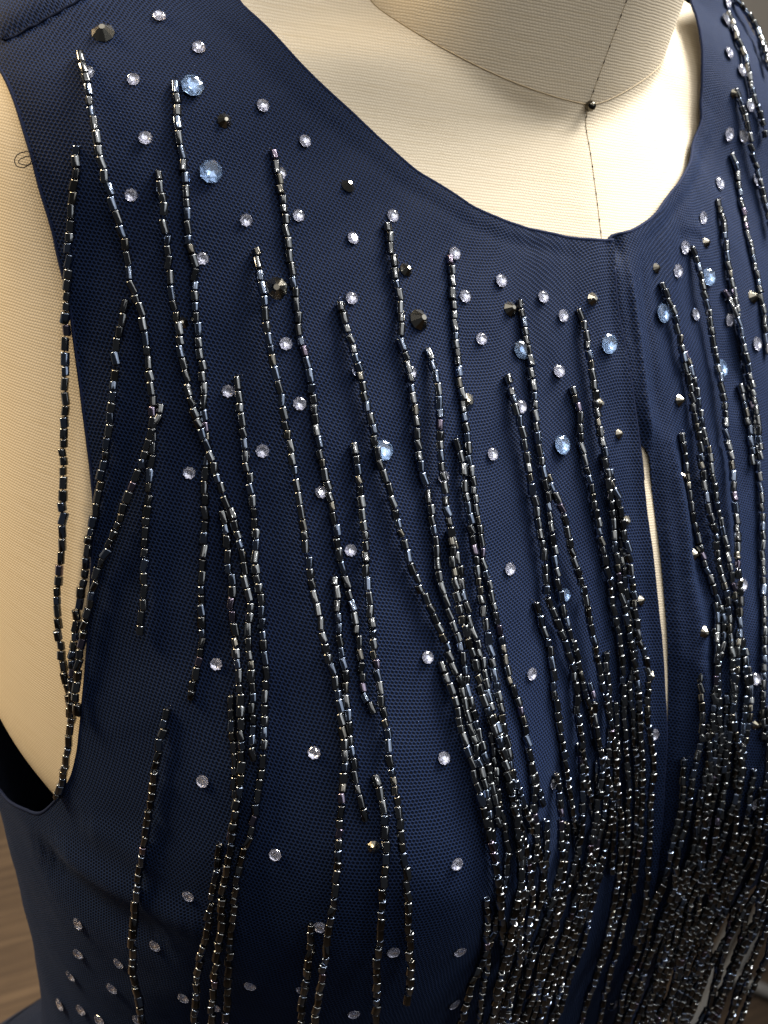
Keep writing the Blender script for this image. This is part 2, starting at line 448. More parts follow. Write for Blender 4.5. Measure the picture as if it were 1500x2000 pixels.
# pin stuck into the pit of the neck
pv = []; pf = []
cpt = np.array([-.02, -.10, -.02]); a_ = np.array([0, -.75, .25]); a_ /= np.linalg.norm(a_)
pr = [(0, .15), (.07, .14), (.12, .11), (.155, .065), (.165, 0.004)]
rr_ = [(-.13, .004), (-.10, .09), (-.05, .14)]+pr
e1 = np.cross(a_, [1, 0, 0]); e1 /= np.linalg.norm(e1); e2 = np.cross(a_, e1)
for h, r in rr_:
    for j in range(16):
        w = 2*math.pi*j/16; pv.append(cpt+a_*h+r*(math.cos(w)*e1+math.sin(w)*e2))
for i in range(len(rr_)-1):
    for j in range(16):
        pf.append((i*16+j, i*16+(j+1) % 16, (i+1)*16+(j+1) % 16, (i+1)*16+j))
pin = thing('pin', 'round metal pin head stuck where the neck seams of the form meet', 'pin')
mesh_obj('pin_head', pv, pf, M_PIN, pin)
v, f = tube(np.array([cpt-a_*.05, cpt-a_*1.2, cpt-a_*2.4]), [.03, .03, .006], 8); mesh_obj('pin_shaft', v, f, M_PIN, pin)

# ------------------------------------------------------------------ dress
dress = thing('dress', 'sleeveless navy mesh dress hung with dark bead fringe and scattered rhinestones', 'dress')
D_OFF = 0.06
def topx(px, off=D_OFF):
    t, z = cast(px, off); return np.stack([t, z], -1)
FOLDS = []
def fold(px, A, w):
    q = topx(px); FOLDS.append((spline(q*np.array([12., 1.]), .3), A, w))
def disp(t, z):
    t = np.asarray(t, float); z = np.asarray(z, float); out = np.zeros(np.broadcast(t, z).shape)
    p = np.stack([np.broadcast_to(t*12., out.shape).ravel(), np.broadcast_to(z, out.shape).ravel()], 1)
    for L, A, w in FOLDS:
        lo = L.min(0)-3*w; hi = L.max(0)+3*w
        k = np.where(((p > lo) & (p < hi)).all(1))[0]
        if not len(k): continue
        d2 = dist2(p[k], L); i = d2.argmin(1); d2 = d2.min(1)
        s = i/(len(L)-1); tp = np.clip(np.minimum(s, 1-s)*4, 0, 1); tp = tp*tp*(3-2*tp)
        out.ravel()[k] += A*np.exp(-d2/w**2)*tp
    a, b = p[:, 0], p[:, 1]
    out += (.016*np.sin(a*2.1+b*.7+1.3*np.sin(b*.9))+.013*np.sin(b*2.6-a*1.1+1.7*np.sin(a*.8))+.006*np.sin(a*5.3+2*np.sin(b*2.2))*np.sin(b*4.1)).reshape(out.shape)
    return out
fold([(85, 1645), (130, 1670), (240, 1735), (350, 1790), (460, 1835)], .20, .55)
fold([(60, 1640), (150, 1730), (260, 1810), (360, 1850)], -.20, .65)
fold([(150, 1600), (220, 1640), (330, 1690)], .12, .5)
fold([(1300, 800), (1318, 900), (1335, 1000), (1348, 1120), (1368, 1260), (1360, 1400)], .16, .30)
fold([(1330, 860), (1352, 960), (1366, 1080), (1376, 1180)], -.14, .3)
fold([(1395, 840), (1412, 930), (1420, 1040), (1440, 1200)], .12, .3)
fold([(1340, 1250), (1372, 1330), (1390, 1450), (1360, 1600)], .14, .35)
fold([(1325, 470), (1352, 462), (1385, 480)], -.06, .2)
fold([(1330, 455), (1355, 450), (1385, 462)], .04, .2)
fold([(1222, 470), (1232, 560), (1246, 660), (1258, 760), (1275, 870), (1296, 980)], .135, .22)
fold([(1252, 470), (1258, 560), (1268, 650), (1282, 760), (1300, 860)], -.05, .24)
fold([(1290, 900), (1308, 1040), (1322, 1180), (1330, 1320), (1326, 1450), (1310, 1600)], .10, .22)
fold([(1362, 900), (1376, 1000), (1392, 1090)], .10, .2)
fold([(1440, 700), (1455, 850), (1465, 980)], .08, .25)
fold([(-30, 100), (40, 66), (150, 0), (260, -70)], -.10, .16)
fold([(-30, 60), (40, 30), (120, -20)], .16, .5)

NECK_PX = [(372, -100), (405, -52), (448, -8), (500, 43), (537, 80), (583, 130), (640, 187), (687, 230), (740, 277), (800, 328), (857, 365), (917, 403), (967, 427),
           (997, 438), (1067, 457), (1133, 468), (1197, 472)]
NECK_PXL = [(1197, 472), (1204, 460), (1236, 452), (1277, 426), (1300, 397), (1333, 353), (1353, 310), (1370, 253), (1377, 200), (1379, 133), (1375, 73), (1367, 30), (1358, 0)]
ER_PX = [(1197, 472), (1198, 520), (1203, 590), (1218, 680), (1232, 770), (1243, 850), (1253, 940), (1262, 1015), (1272, 1100), (1284, 1200),
         (1293, 1290), (1298, 1380), (1299, 1450), (1296, 1530), (1292, 1600), (1284, 1680), (1268, 1760), (1245, 1840), (1215, 1920)]
EL_PX = [(1197, 472), (1180, 490), (1186, 590), (1200, 680), (1216, 770), (1238, 845), (1262, 880), (1275, 960), (1289, 1080), (1298, 1180),
         (1303, 1280), (1304, 1360), (1300, 1430), (1286, 1500), (1276, 1600), (1262, 1700), (1240, 1800)]
ARM_PX = [(0, 143), (27, 207), (55, 297), (77, 377), (97, 443), (110, 500), (130, 580), (143, 680), (157, 777), (170, 883), (177, 943), (182, 1000), (178, 1083),
          (173, 1200), (167, 1300), (160, 1400), (147, 1493), (130, 1537), (100, 1572), (73, 1590), (40, 1577), (0, 1548)]
nk = topx(NECK_PX); nkl = topx(NECK_PXL); er = topx(ER_PX); el = topx(EL_PX, -.15); am = topx(ARM_PX)
bk_r = [(-3.14, 1.0), (-2.7, 1.2), (-2.2, 2.4), (-1.9, 4.0), (-1.72, 4.2)]
neck_r = np.vstack([[p for p in bk_r if p[0] < nk[0, 0]-.12], nk])
bk_l = [(1.62, 4.6), (1.85, 3.9), (2.2, 2.4), (2.7, 1.2), (3.14, 1.0)]
neck_l = np.vstack([nkl, [p for p in bk_l if p[0] > nkl[-1, 0]+.12]])
arm_loop = np.vstack([[(-1.60, -.55), (-1.575, -1.1)], am, [(-1.63, -20.9), (-1.78, -19.4), (-1.92, -16.5), (-2.04, -12.5), (-2.1, -8), (-2.0, -4), (-1.82, -1.4), (-1.70, -.5)]])
arm_l = arm_loop*np.array([-1., 1.])
S12 = np.array([12., 1.])
ZB = -40.0
er_full = np.vstack([er, [(er[-1, 0]+.02, -29), (er[-1, 0]+.02, ZB)]])
el_full = np.vstack([el, [(el[-1, 0]-.02, -29), (el[-1, 0]-.02, ZB)]])
def dens(c, step=.14, closed=False):
    c = np.asarray(c)*S12
    if closed: c = np.vstack([c, c[:1]])
    return spline(c, step)
def inside(p, poly):
    x, y = p[:, 0], p[:, 1]; r = np.zeros(len(p), bool); a = poly; b = np.roll(poly, -1, 0)
    for (x1, y1), (x2, y2) in zip(a, b):
        if y1 == y2: continue
        k = ((y1 > y) != (y2 > y)) & (x < (x2-x1)*(y-y1)/(y2-y1)+x1); r ^= k
    return r
def panel(name, outer, holes, offf, m=M_CLOTH):
    loops = [outer]+holes
    pts = []; edges = []
    for L in loops:
        n0 = len(pts); pts += L.tolist(); n = len(L)
        edges += [(n0+i, n0+(i+1) % n) for i in range(n)]
    lo, hi = outer.min(0), outer.max(0); G = []
    z = hi[1]; row = 0
    while z > lo[1]:
        fine = z > -26
        dz = .12 if fine else .5; sx = .15 if fine else .5
        xs = np.arange(lo[0], hi[0], sx); xs = xs+(sx/2 if row % 2 else 0)
        xs = xs[(np.abs(xs+5) < 19) | ((np.arange(len(xs)) % (5 if fine else 2) == 0) & (row % (4 if fine else 1) == 0))]
        G.append(np.stack([xs, np.full(len(xs), z)], 1)); z -= dz; row += 1
    G = np.concatenate(G)
    k = inside(G, outer)
    for h in holes: k &= ~inside(G, h)
    G = G[k]
    B = np.array(pts)
    keep = np.ones(len(G), bool)
    for i in range(0, len(G), 4000): keep[i:i+4000] = dist2(G[i:i+4000], B).min(1) > .075**2
    G = G[keep]
    allp = [Vector(p) for p in pts]+[Vector(p) for p in G]
    v, e, f, *_ = geometry.delaunay_2d_cdt(allp, edges, [], 0, 1e-5)
    P = np.array([(a[0], a[1]) for a in v]); Fa = np.array([tuple(x) for x in f])
    c = P[Fa].mean(1); k = inside(c, outer)
    for h in holes: k &= ~inside(c, h)
    Fa = Fa[k]
    t, z = P[:, 0]/12., P[:, 1]
    V = surf(t, z, offf(t, z)+disp(t, z))
    # orient outward
    a = V[Fa[:, 1]]-V[Fa[:, 0]]; b = V[Fa[:, 2]]-V[Fa[:, 0]]; n = np.cross(a, b)
    if (n*nrm(t[Fa[:, 0]], z[Fa[:, 0]])).sum() < 0: Fa = Fa[:, ::-1]
    o = mesh_obj(name, V, Fa.tolist(), m, dress, uv=cloth_uv(t, z))
    s = o.modifiers.new('thickness', 'SOLIDIFY'); s.thickness = .0007; s.offset = -1
    e = o.modifiers.new('crisp_edge', 'EDGE_SPLIT'); e.split_angle = math.radians(55)
    return o
def dist_to(c):
    def fn(t, z):
        p = np.stack([t*12., z], 1); out = np.empty(len(p))
        for i in range(0, len(p), 4000): out[i:i+4000] = np.sqrt(dist2(p[i:i+4000], c).min(1))
        return out
    return fn
erd, eld = dens(er_full), dens(el_full)
outer_r = np.vstack([dens(neck_r)[:-1], erd[:-1], [(er_full[-1, 0]*12, ZB), (-3.14*12, ZB)]])
d_el = dist_to(eld); d_er = dist_to(erd)
def off_r(t, z):
    d = d_er(t, z)
    return D_OFF+.085*np.exp(-(d/.24)**2)
def off_l(t, z):                     # the left edge tucks in under the right panel
    d = d_el(t, z)
    return D_OFF-.26*np.exp(-(d/.42)**2)*np.clip((-3.2-z)/1.2, .62, 1)
outer_l = np.vstack([eld[::-1][:-1], dens(neck_l)[:-1], [(3.14*12, 1.0), (3.14*12, ZB)]])
for nc in (neck_r, neck_l):           # the turned-under facing shows as a shallow line along the neckline
    L = dens(nc, .2); L = L[(L[:, 0] > -24) & (L[:, 0] < 24)]
    g_ = np.gradient(L, axis=0); g_ /= np.linalg.norm(g_, axis=1, keepdims=True)+1e-9
    FOLDS.append((L+np.stack([g_[:, 1], -g_[:, 0]], 1)*.42, -.035, .13)); FOLDS.append((L+np.stack([g_[:, 1], -g_[:, 0]], 1)*.2, .022, .16))
arm_h = dens(arm_loop, closed=True)[:-1]; arm_hl = arm_h*np.array([-1., 1.])
p_r = panel('bodice_panel', outer_r, [arm_h], off_r)
p_l = panel('bodice_panel', outer_l, [arm_hl], off_l)
# skirt
st = np.linspace(-math.pi, math.pi, 160, endpoint=False); V = []; UV = []
zs = np.linspace(-38.5, -58, 20).tolist()+np.linspace(-64, -122, 14).tolist()
for z in zs:
    zz = np.full(160, z); b0 = base(st, np.maximum(zz, -58))
    r = np.hypot(b0[:, 0], b0[:, 1]-YC)+.12+max(0, -58-z)*.30
    r = r+np.sin(st*11)*min(1.6, max(0, (-38.5-z)*.03))
    V.append(np.stack([r*np.sin(st), YC-r*np.cos(st), zz], -1)); UV.append(np.stack([st*14, zz], -1))
Fs = [(j*160+i, (j+1)*160+i, (j+1)*160+(i+1) % 160, j*160+(i+1) % 160) for j in range(len(zs)-1) for i in range(160)]
mesh_obj('skirt', np.concatenate(V), Fs, M_CLOTH, dress, uv=np.concatenate(UV))
# rolled hems
def hem(name, c, offf, r=.05, closed=False):
    t, z = c[:, 0]/12., c[:, 1]
    P = surf(t, z, offf(t, z)+disp(t, z)-.03)
    v, f = tube(P, r, 8, closed=closed); return mesh_obj(name, v, f, M_HEM, dress)
hem('neckline_hem', dens(neck_r, .2), off_r); hem('neckline_hem', dens(neck_l, .2), off_l)
hem('armhole_hem', arm_h, off_r, closed=True); hem('armhole_hem', arm_hl, off_l, closed=True)
hem('placket_edge', erd[5:], off_r, .035)
ps = dens(er[:7] + np.array([.012, 0]), .15); P = surf(ps[:, 0]/12, ps[:, 1], D_OFF+disp(ps[:, 0]/12, ps[:, 1])-.01)
v, f = tube(P, .028, 6); mesh_obj('placket_seam', v, f, M_THREAD, dress)
# shoulder seam
sm = topx([(0, 84), (30, 68), (70, 46), (110, 24), (150, 0), (200, -32)])
smd = dens(np.vstack([[(-1.56, -.72)], sm]), .12)
P = surf(smd[:, 0]/12, smd[:, 1], D_OFF+disp(smd[:, 0]/12, smd[:, 1])+.005)
v, f = tube(P, .035*(.8+.4*rng.random(len(P))), 6); mesh_obj('shoulder_seam', v, f, M_THREAD, dress)
# loose thread loop at the armhole edge
lp = [(62, 300), (45, 297), (30, 301), (23, 313), (28, 325), (42, 328), (54, 318), (52, 307), (40, 309), (30, 316), (36, 322), (50, 322), (62, 312)]
t, z = cast(lp, .15); P = spline(surf(t, z, .12+.1*np.sin(np.linspace(0, 3.1, len(lp)))), .03)
v, f = tube(P, .012, 5); mesh_obj('loose_thread', v, f, M_THREAD, dress)

# ------------------------------------------------------------------ stones
def stone_mesh(name, kind, m, mf):
    """flat-backed cut stone of diameter 1 (scaled on placing): girdle, crown facets, table; foil cone underneath"""
    k = 8 if kind != 'stud' else 9; V = []; Fs = []; mi = []
    if kind == 'stud':
        for rr, h, ph0 in ((.5, .0, 0), (.5, .05, 0), (.13, .42, 0)):
            V += [(rr*math.cos(2*math.pi*(i+ph0)/k), rr*math.sin(2*math.pi*(i+ph0)/k), h) for i in range(k)]
        for a in range(2):
            Fs += [(a*k+i, a*k+(i+1) % k, (a+1)*k+(i+1) % k, (a+1)*k+i) for i in range(k)]
        Fs += [tuple(range(2*k, 3*k)), tuple(range(k))[::-1]]; mi = [0]*len(Fs)
    else:
        lv = [(.5, .07, 0), (.41, .175, .5), (.27, .235, 0)]
        for rr, h, ph0 in lv:
            V += [(rr*math.cos(2*math.pi*(i+ph0)/k), rr*math.sin(2*math.pi*(i+ph0)/k), h) for i in range(k)]
        for i in range(k):
            j = (i+1) % k
            Fs += [(i, j, k+i), (j, k+j, k+i), (k+i, 2*k+j, 2*k+i), (k+i, k+j, 2*k+j)]
        Fs.append(tuple(range(2*k, 3*k))); mi = [0]*len(Fs)
        # foil back: shallow faceted bowl
        b0 = len(V)
        V += [(.34*math.cos(2*math.pi*(i+.5)/k), .34*math.sin(2*math.pi*(i+.5)/k), .01) for i in range(k)]
        V += [(.15*math.cos(2*math.pi*i/k), .15*math.sin(2*math.pi*i/k), -.035) for i in range(k)]
        V.append((0, 0, -.045)); tip = len(V)-1
        for i in range(k):
            j = (i+1) % k
            Fs += [(j, i, b0+i), (j, b0+i, b0+j), (b0+i, b0+k+i, b0+k+j), (b0+i, b0+k+j, b0+j), (b0+k+j, b0+k+i, tip)]
        mi += [1]*(len(Fs)-len(mi))
    me = bpy.data.meshes.new(name); me.from_pydata(V, [], Fs)
    for x in ([m] if kind == 'stud' else [m, mf]): me.materials.append(x)
    me.polygons.foreach_set('material_index', mi); me.update()
    return me
ME_CLEAR = stone_mesh('rhinestone', 'gem', M_CLEAR, M_CLEARF)
ME_BLUE = stone_mesh('blue_rhinestone', 'gem', M_BLUE, M_BLUEF)
ME_STUD = stone_mesh('bronze_stone', 'stud', M_DARK, None)
def put_stone(me, name, px, d_px, lift=.015, scale=None):
    t, z = cast([px], D_OFF+.02)
    if me is not ME_STUD: lift = .085*d_px*proj(surf(t, z, D_OFF))[1][0]/F      # the foil cup stands on the cloth
    X = surf(t, z, D_OFF+lift+disp(t, z))[0]; N = nrm(t, z)[0]
    N = N+rng.normal(0, .08, 3); N /= np.linalg.norm(N)
    _, dep = proj(X); d = d_px*dep/F*.01                     # metres
    a = np.cross(N, [0, 0, 1.]); a /= np.linalg.norm(a); b = np.cross(N, a); w = random.uniform(0, 6.28)
    a, b = a*math.cos(w)+b*math.sin(w), -a*math.sin(w)+b*math.cos(w)
    o = bpy.data.objects.new(name, me); COL.objects.link(o); o.parent = dress
    if np.dot(np.cross(a, b), N) < 0: b = -b
    c = W(X)
    o.matrix_world = Matrix(((a[0]*d, b[0]*d, N[0]*d, c[0]), (a[1]*d, b[1]*d, N[1]*d, c[1]), (a[2]*d, b[2]*d, N[2]*d, c[2]), (0, 0, 0, 1)))
    return o
CLEAR = [(297,35),(375,95),(162,145),(249,158),(500,208),(274,271),(584,277),(537,340),(248,382),(471,432),(573,424),(682,468),(388,506),(761,424),(884,498),
(681,585),(904,582),(975,552),(1059,583),(1098,620),(552,674),(937,665),(694,726),(580,791),(797,731),(1090,728),(508,883),(1014,798),(960,890),(440,766),
(366,925),(622,965),(862,935),(681,1078),(993,1115),(421,1299),(831,1288),(1035,1320),(612,1473),(864,1485),(397,1526),(1080,1533),(538,1670),(889,1690),
(1096,1668),(370,1748),(155,1802),(154,1861),(220,1928),(142,1903),(160,1970),(360,1945),(490,1922),(625,1808),(767,1857),(895,1857),(590,1932),(1275,1435),
(1267,1863),(1167,1713),(885,1960),(1033,1857),(1421,44),(1430,108),(1455,142),(1430,265),(1458,270),(1408,362),(1375,428),(1338,486),(1323,532),(1359,617),
(1424,628),(1480,674),(1470,210),(1448,1145),(1477,1328),(1480,1570),(1425,8),(1484,355),(270,1990),(690,1978),(120,1960),(1230,1895),(232,1880),(300,1850),(420,1965),(195,1990),(1290,1930),(1195,1960)]
for p in CLEAR: put_stone(ME_CLEAR, 'rhinestone', p, random.uniform(25.5, 28))
for p, d in [((362,172),47),((400,337),47),((743,883),44),((1016,686),40),((1187,675),41),((1095,872),41),((1293,615),40),((1384,544),37),((1409,722),38),((1103,1165),26)]:
    o = put_stone(ME_BLUE, 'blue_rhinestone', p, d)
for p, d in [((189,66),46),((426,237),30),((670,366),30),((532,566),46),((788,530),29),((813,628),44),((350,632),24),((995,607),32),((1158,587),27),((910,788),34),
((1171,791),27),((1211,850),21),((1226,1020),21),((1254,1175),21),((1272,1323),22),((728,1657),26),((1125,1857),28),((1285,526),21),((1382,477),22),((1327,785),25),
((1473,583),28),((1363,1085),25),((1372,1237),24),((1340,932),20),((1441,187),20),((1480,1418),20)]:
    put_stone(ME_STUD, 'bronze_stone', p, d, 0.0)

# ------------------------------------------------------------------ bead fringe
STRANDS = [
[(133,283),(134,330),(130,370),(126,430),(124,500),(121,570),(118,640),(116,710),(120,760),(122,800),(117,860),(118,920),(117,980),(116,1040),(111,1100),(109,1160),(110,1220),(117,1270),(122,1310),(128,1340),(137,1375),(136,1420),(130,1470),(122,1520),(110,1557)],
[(131,105),(137,125),(143,150),(150,180),(158,220),(168,260),(178,310),(190,350),(205,400),(222,450),(235,500),(240,540),(247,575),(262,605),(270,640),(276,680),(282,720),(288,760),(291,790),(293,820),(292,860),(290,900),(288,940),(284,1000),(280,1060),(280,1120),(281,1160),(277,1200),(274,1237)],
[(234,585),(230,620),(222,660),(216,710),(215,760),(209,810),(204,850),(198,910),(188,950),(186,990),(178,1015),(172,1050),(166,1090),(160,1140),(152,1185),(146,1230),(141,1290),(142,1330),(140,1380)],
[(305,790),(298,830),(291,850),(280,880),(270,915),(255,950),(243,985),(232,1020),(218,1055),(208,1080),(198,1100),(190,1140),(180,1170),(172,1205),(166,1240),(160,1290),(154,1350),(158,1385)],
[(316,160),(319,190),(322,230),(328,280),(333,310),(341,345),(345,400),(345,430),(350,470),(360,500),(366,540),(367,590),(370,620),(374,660),(380,700),(386,740),(388,790),(390,830),(394,870),(398,905),(392,940),(392,980),(392,1040),(390,1100),(388,1160),(389,1215),(391,1250),(384,1300),(376,1330),(371,1360)],
[(287,333),(290,360),(298,390),(303,430),(307,470),(313,510),(317,545),(322,580),(330,615),(338,650),(343,690),(350,730),(360,770),(370,810),(382,840),(398,880),(405,905),(413,930),(425,960),(440,1000),(452,1030),(460,1060),(465,1090),(472,1120),(478,1160),(482,1195),(480,1230),(480,1270),(487,1300),(490,1350),(492,1400),(492,1450),(495,1480)],
[(449,738),(456,765),(456,790),(461,830),(468,870),(470,910),(480,950),(486,1000),(490,1040),(492,1080),(493,1120),(500,1160),(504,1200),(508,1240),(512,1290),(514,1330),(513,1380),(514,1420),(514,1460),(510,1500),(505,1540),(498,1590),(485,1640),(470,1690),(462,1740),(456,1790),(452,1840),(448,1900),(445,1960),(440,2020)],
[(425,1000),(432,1020),(436,1060),(440,1110),(446,1130),(448,1170),(450,1210),(455,1240),(461,1290),(465,1330),(468,1370),(470,1420),(472,1470),(472,1520),(468,1560),(462,1600),(455,1650),(446,1700),(440,1760),(436,1810),(430,1870),(422,1930),(415,2020)],
[(452,1360),(448,1390),(450,1440),(455,1480),(456,1520),(458,1560),(460,1600),(450,1640)],
[(324,1385),(322,1400),(316,1440),(310,1480),(303,1530),(297,1580),(290,1620),(283,1670),(275,1720),(270,1760),(266,1810),(262,1850),(264,1890),(270,1920),(278,1960),(282,2020)],
[(428,1650),(425,1680),(420,1720),(413,1780),(405,1830),(395,1860),(388,1900),(386,1940),(380,2020)],
[(481,488),(486,510),(490,550),(497,590),(505,640),(512,680),(520,720),(528,750),(536,780),(540,810),(548,840),(555,880),(562,920),(570,960),(576,1000),(583,1040),(590,1085),(597,1130),(605,1170),(613,1200),(622,1240),(630,1280),(640,1310),(648,1340),(654,1380),(660,1420),(668,1470),(668,1510),(664,1545),(662,1590),(659,1640),(658,1680),(655,1720),(650,1770),(642,1810),(638,1850),(628,1900),(620,1950),(612,2020)],
[(508,293),(515,310),(520,340),(527,375),(535,410),(541,450),(547,490),(553,520),(560,560),(566,600),(571,640),(577,670),(588,710),(597,750),(602,790),(606,830),(613,870),(620,910),(628,945),(637,980),(645,1010),(650,1050),(655,1090),(662,1120),(672,1150),(680,1180),(690,1220),(693,1260),(697,1290),(704,1320),(706,1355),(715,1385),(724,1398)],
[(680,870),(685,900),(690,940),(695,980),(699,1020),(703,1060),(706,1110),(710,1150),(716,1190),(719,1230),(720,1260),(725,1290),(730,1320),(737,1370),(743,1410),(752,1445),(753,1480),(758,1520),(767,1550),(774,1590),(778,1640),(785,1690),(790,1740),(792,1790),(796,1850),(798,1900),(790,1950)],
[(647,1130),(650,1160),(654,1180),(652,1210),(656,1250),(660,1280),(665,1310),(668,1360),(672,1400),(678,1450),(685,1490),(692,1530),(700,1570),(708,1600),(713,1615)],
[(727,1520),(735,1545),(742,1580),(745,1620),(747,1660),(748,1700),(743,1740),(740,1790),(740,1830),(733,1870),(733,1920),(730,1960),(727,2020)],
[(608,1805),(607,1830),(606,1860),(600,1890),(596,1920),(590,1960),(585,2020)],
[(652,595),(656,620),(668,665),(680,700),(690,735),(698,775),(708,815),(717,850),(726,890),(733,920),(745,950),(755,985),(765,1020),(778,1060),(790,1100),(805,1140),(823,1180),(840,1220),(855,1255),(868,1290),(880,1320),(892,1350),(900,1390),(910,1430),(920,1470),(930,1510),(938,1550),(945,1590),(950,1630),(955,1680),(962,1720),(970,1780),(972,1830),(975,1880),(965,1940),(950,2020)],
[(742,440),(748,465),(748,490),(756,520),(760,550),(766,580),(768,620),(772,660),(780,700),(790,735),(795,770),(800,810),(805,850),(808,890),(814,920),(822,945),(830,985),(836,1020),(842,1060),(845,1100),(850,1140),(860,1170),(868,1210),(880,1240),(892,1270),(900,1310),(905,1350),(915,1390),(925,1430),(935,1470),(948,1510),(955,1550),(963,1590),(968,1625)],
[(826,685),(832,710),(838,745),(843,790),(845,830),(845,870),(850,920),(855,955),(857,990),(862,1020),(868,1050),(870,1080),(874,1120),(878,1160),(885,1200),(900,1260),(915,1300),(925,1350),(940,1400),(960,1450),(975,1500),(985,1550),(992,1590),(998,1640),(1003,1700),(1005,1760),(1002,1820),(1000,1880),(985,1940),(975,2020)],
[(871,503),(872,530),(875,560),(879,600),(882,630),(882,660),(888,700),(890,730),(892,760),(897,790),(902,830),(908,870),(912,910),(918,950),(922,990),(928,1020),(935,1050),(938,1090),(945,1120),(952,1160),(963,1210),(975,1250),(983,1290),(992,1330),(1005,1370),(1017,1410),(1025,1450),(1033,1490),(1045,1540),(1057,1578)],
[(883,862),(890,890),(895,930),(900,970),(905,1010),(912,1050),(920,1090),(925,1130),(930,1170),(937,1210),(942,1250),(950,1280),(958,1330),(968,1380),(975,1430),(985,1490),(992,1550),(1000,1600),(1015,1650),(1022,1700),(1028,1770),(1020,1820),(1018,1880),(1005,1950),(998,2020)],
[(870,1040),(882,1070),(888,1110),(895,1150),(905,1190),(912,1230),(925,1270),(935,1300),(945,1350),(955,1400),(972,1460),(985,1500),(1005,1550),(1025,1600),(1040,1650),(1052,1700),(1060,1760),(1065,1800),(1064,1860),(1052,1920),(1040,2020)],
[(853,1300),(862,1330),(872,1360),(882,1400),(890,1440),(900,1470),(912,1510),(922,1550),(935,1600),(942,1640),(950,1670),(960,1740),(968,1800)],
[(943,1760),(948,1790),(946,1830),(948,1880),(940,1930),(930,2020)],
[(985,738),(992,770),(998,800),(1008,840),(1015,870),(1022,910),(1028,950),(1038,990),(1043,1030),(1050,1060),(1055,1100),(1060,1150),(1066,1190),(1085,1230),(1095,1270),(1110,1310),(1115,1340),(1118,1390),(1125,1430),(1130,1480),(1138,1530),(1148,1580),(1153,1625)],
[(1012,590),(1018,630),(1026,680),(1033,720),(1037,760),(1040,800),(1043,840),(1046,870),(1053,920),(1062,960),(1068,1000),(1072,1050),(1080,1100),(1086,1140),(1093,1180),(1102,1220),(1115,1260),(1125,1300),(1133,1350),(1150,1400),(1160,1450),(1178,1500),(1190,1560),(1196,1620),(1192,1700)],
[(1066,932),(1075,960),(1085,1000),(1095,1020),(1100,1060),(1110,1090),(1120,1120),(1130,1160),(1135,1190),(1143,1220),(1150,1260),(1158,1300),(1165,1340),(1173,1370),(1180,1410),(1185,1440),(1190,1470),(1196,1540),(1205,1600),(1205,1680),(1195,1740),(1185,1800),(1165,1880),(1140,1960)],
[(1042,1182),(1052,1210),(1063,1250),(1072,1290),(1077,1330),(1082,1370),(1090,1420),(1095,1460),(1100,1500),(1106,1530),(1112,1570),(1120,1620),(1125,1670),(1125,1720),(1118,1780),(1108,1840),(1090,1920),(1070,2020)],
[(1132,607),(1137,630),(1145,680),(1150,720),(1155,760),(1160,800),(1166,840),(1172,880),(1180,930),(1185,970),(1192,1010),(1195,1050),(1197,1090),(1207,1150),(1215,1190),(1222,1240),(1232,1290),(1240,1340),(1245,1400),(1248,1450),(1250,1510),(1252,1560),(1248,1640),(1236,1730)],
[(1115,760),(1122,785),(1130,820),(1132,860),(1137,890),(1142,920),(1152,960),(1160,1000),(1166,1040),(1175,1080),(1180,1120),(1190,1160),(1195,1200),(1205,1250),(1210,1300),(1215,1340),(1215,1400),(1218,1450),(1222,1500),(1225,1560),(1225,1620),(1222,1680),(1215,1740),(1200,1800),(1180,1870),(1150,1940),(1130,2020)],
[(1178,890),(1180,930),(1192,960),(1205,1000),(1212,1050),(1222,1100),(1230,1160),(1235,1200),(1240,1250),(1255,1290),(1262,1340),(1255,1390),(1265,1440),(1272,1490),(1268,1540),(1268,1600),(1265,1660),(1262,1700),(1258,1760),(1240,1830)],
[(1190,920),(1200,970),(1210,1010),(1215,1060),(1218,1120),(1228,1180),(1232,1230),(1240,1290),(1230,1340),(1235,1400),(1240,1460),(1245,1530),(1245,1600),(1240,1680),(1230,1760),(1210,1850),(1190,1920),(1170,2020)],
[(1295,555),(1305,590),(1315,620),(1322,650),(1330,690),(1338,720),(1345,750),(1350,790),(1358,830),(1365,870),(1368,920),(1375,970),(1382,1010),(1395,1060),(1402,1100),(1412,1140),(1420,1170),(1425,1210),(1430,1260),(1432,1310),(1435,1360),(1430,1410),(1425,1470),(1420,1530),(1410,1590),(1400,1650),(1385,1740)],
[(1340,690),(1350,715),(1358,750),(1368,790),(1372,830),(1380,860),(1388,890),(1392,930),(1398,970),(1405,1010),(1412,1040),(1420,1080),(1428,1130),(1440,1180),(1448,1220),(1455,1270),(1460,1320),(1462,1380),(1455,1430),(1445,1480),(1440,1530)],
[(1355,485),(1363,520),(1370,570),(1378,610),(1386,650),(1392,690),(1400,720),(1407,770),(1413,810),(1418,860),(1422,900),(1424,950),(1428,1000),(1432,1050),(1430,1100),(1440,1150),(1445,1200),(1440,1290),(1430,1400),(1415,1500)],
[(1333,850),(1342,880),(1348,910),(1355,950),(1360,1000),(1370,1040),(1380,1080),(1390,1120),(1400,1160),(1415,1200),(1420,1250),(1410,1310),(1410,1370),(1405,1440),(1400,1500),(1385,1570),(1375,1630),(1360,1700),(1340,1800),(1310,1900),(1280,2020)],
[(1402,1180),(1405,1220),(1400,1290),(1398,1350),(1392,1420),(1385,1480),(1375,1550),(1365,1620),(1350,1690),(1335,1760),(1320,1830),(1300,1900),(1270,2000)],
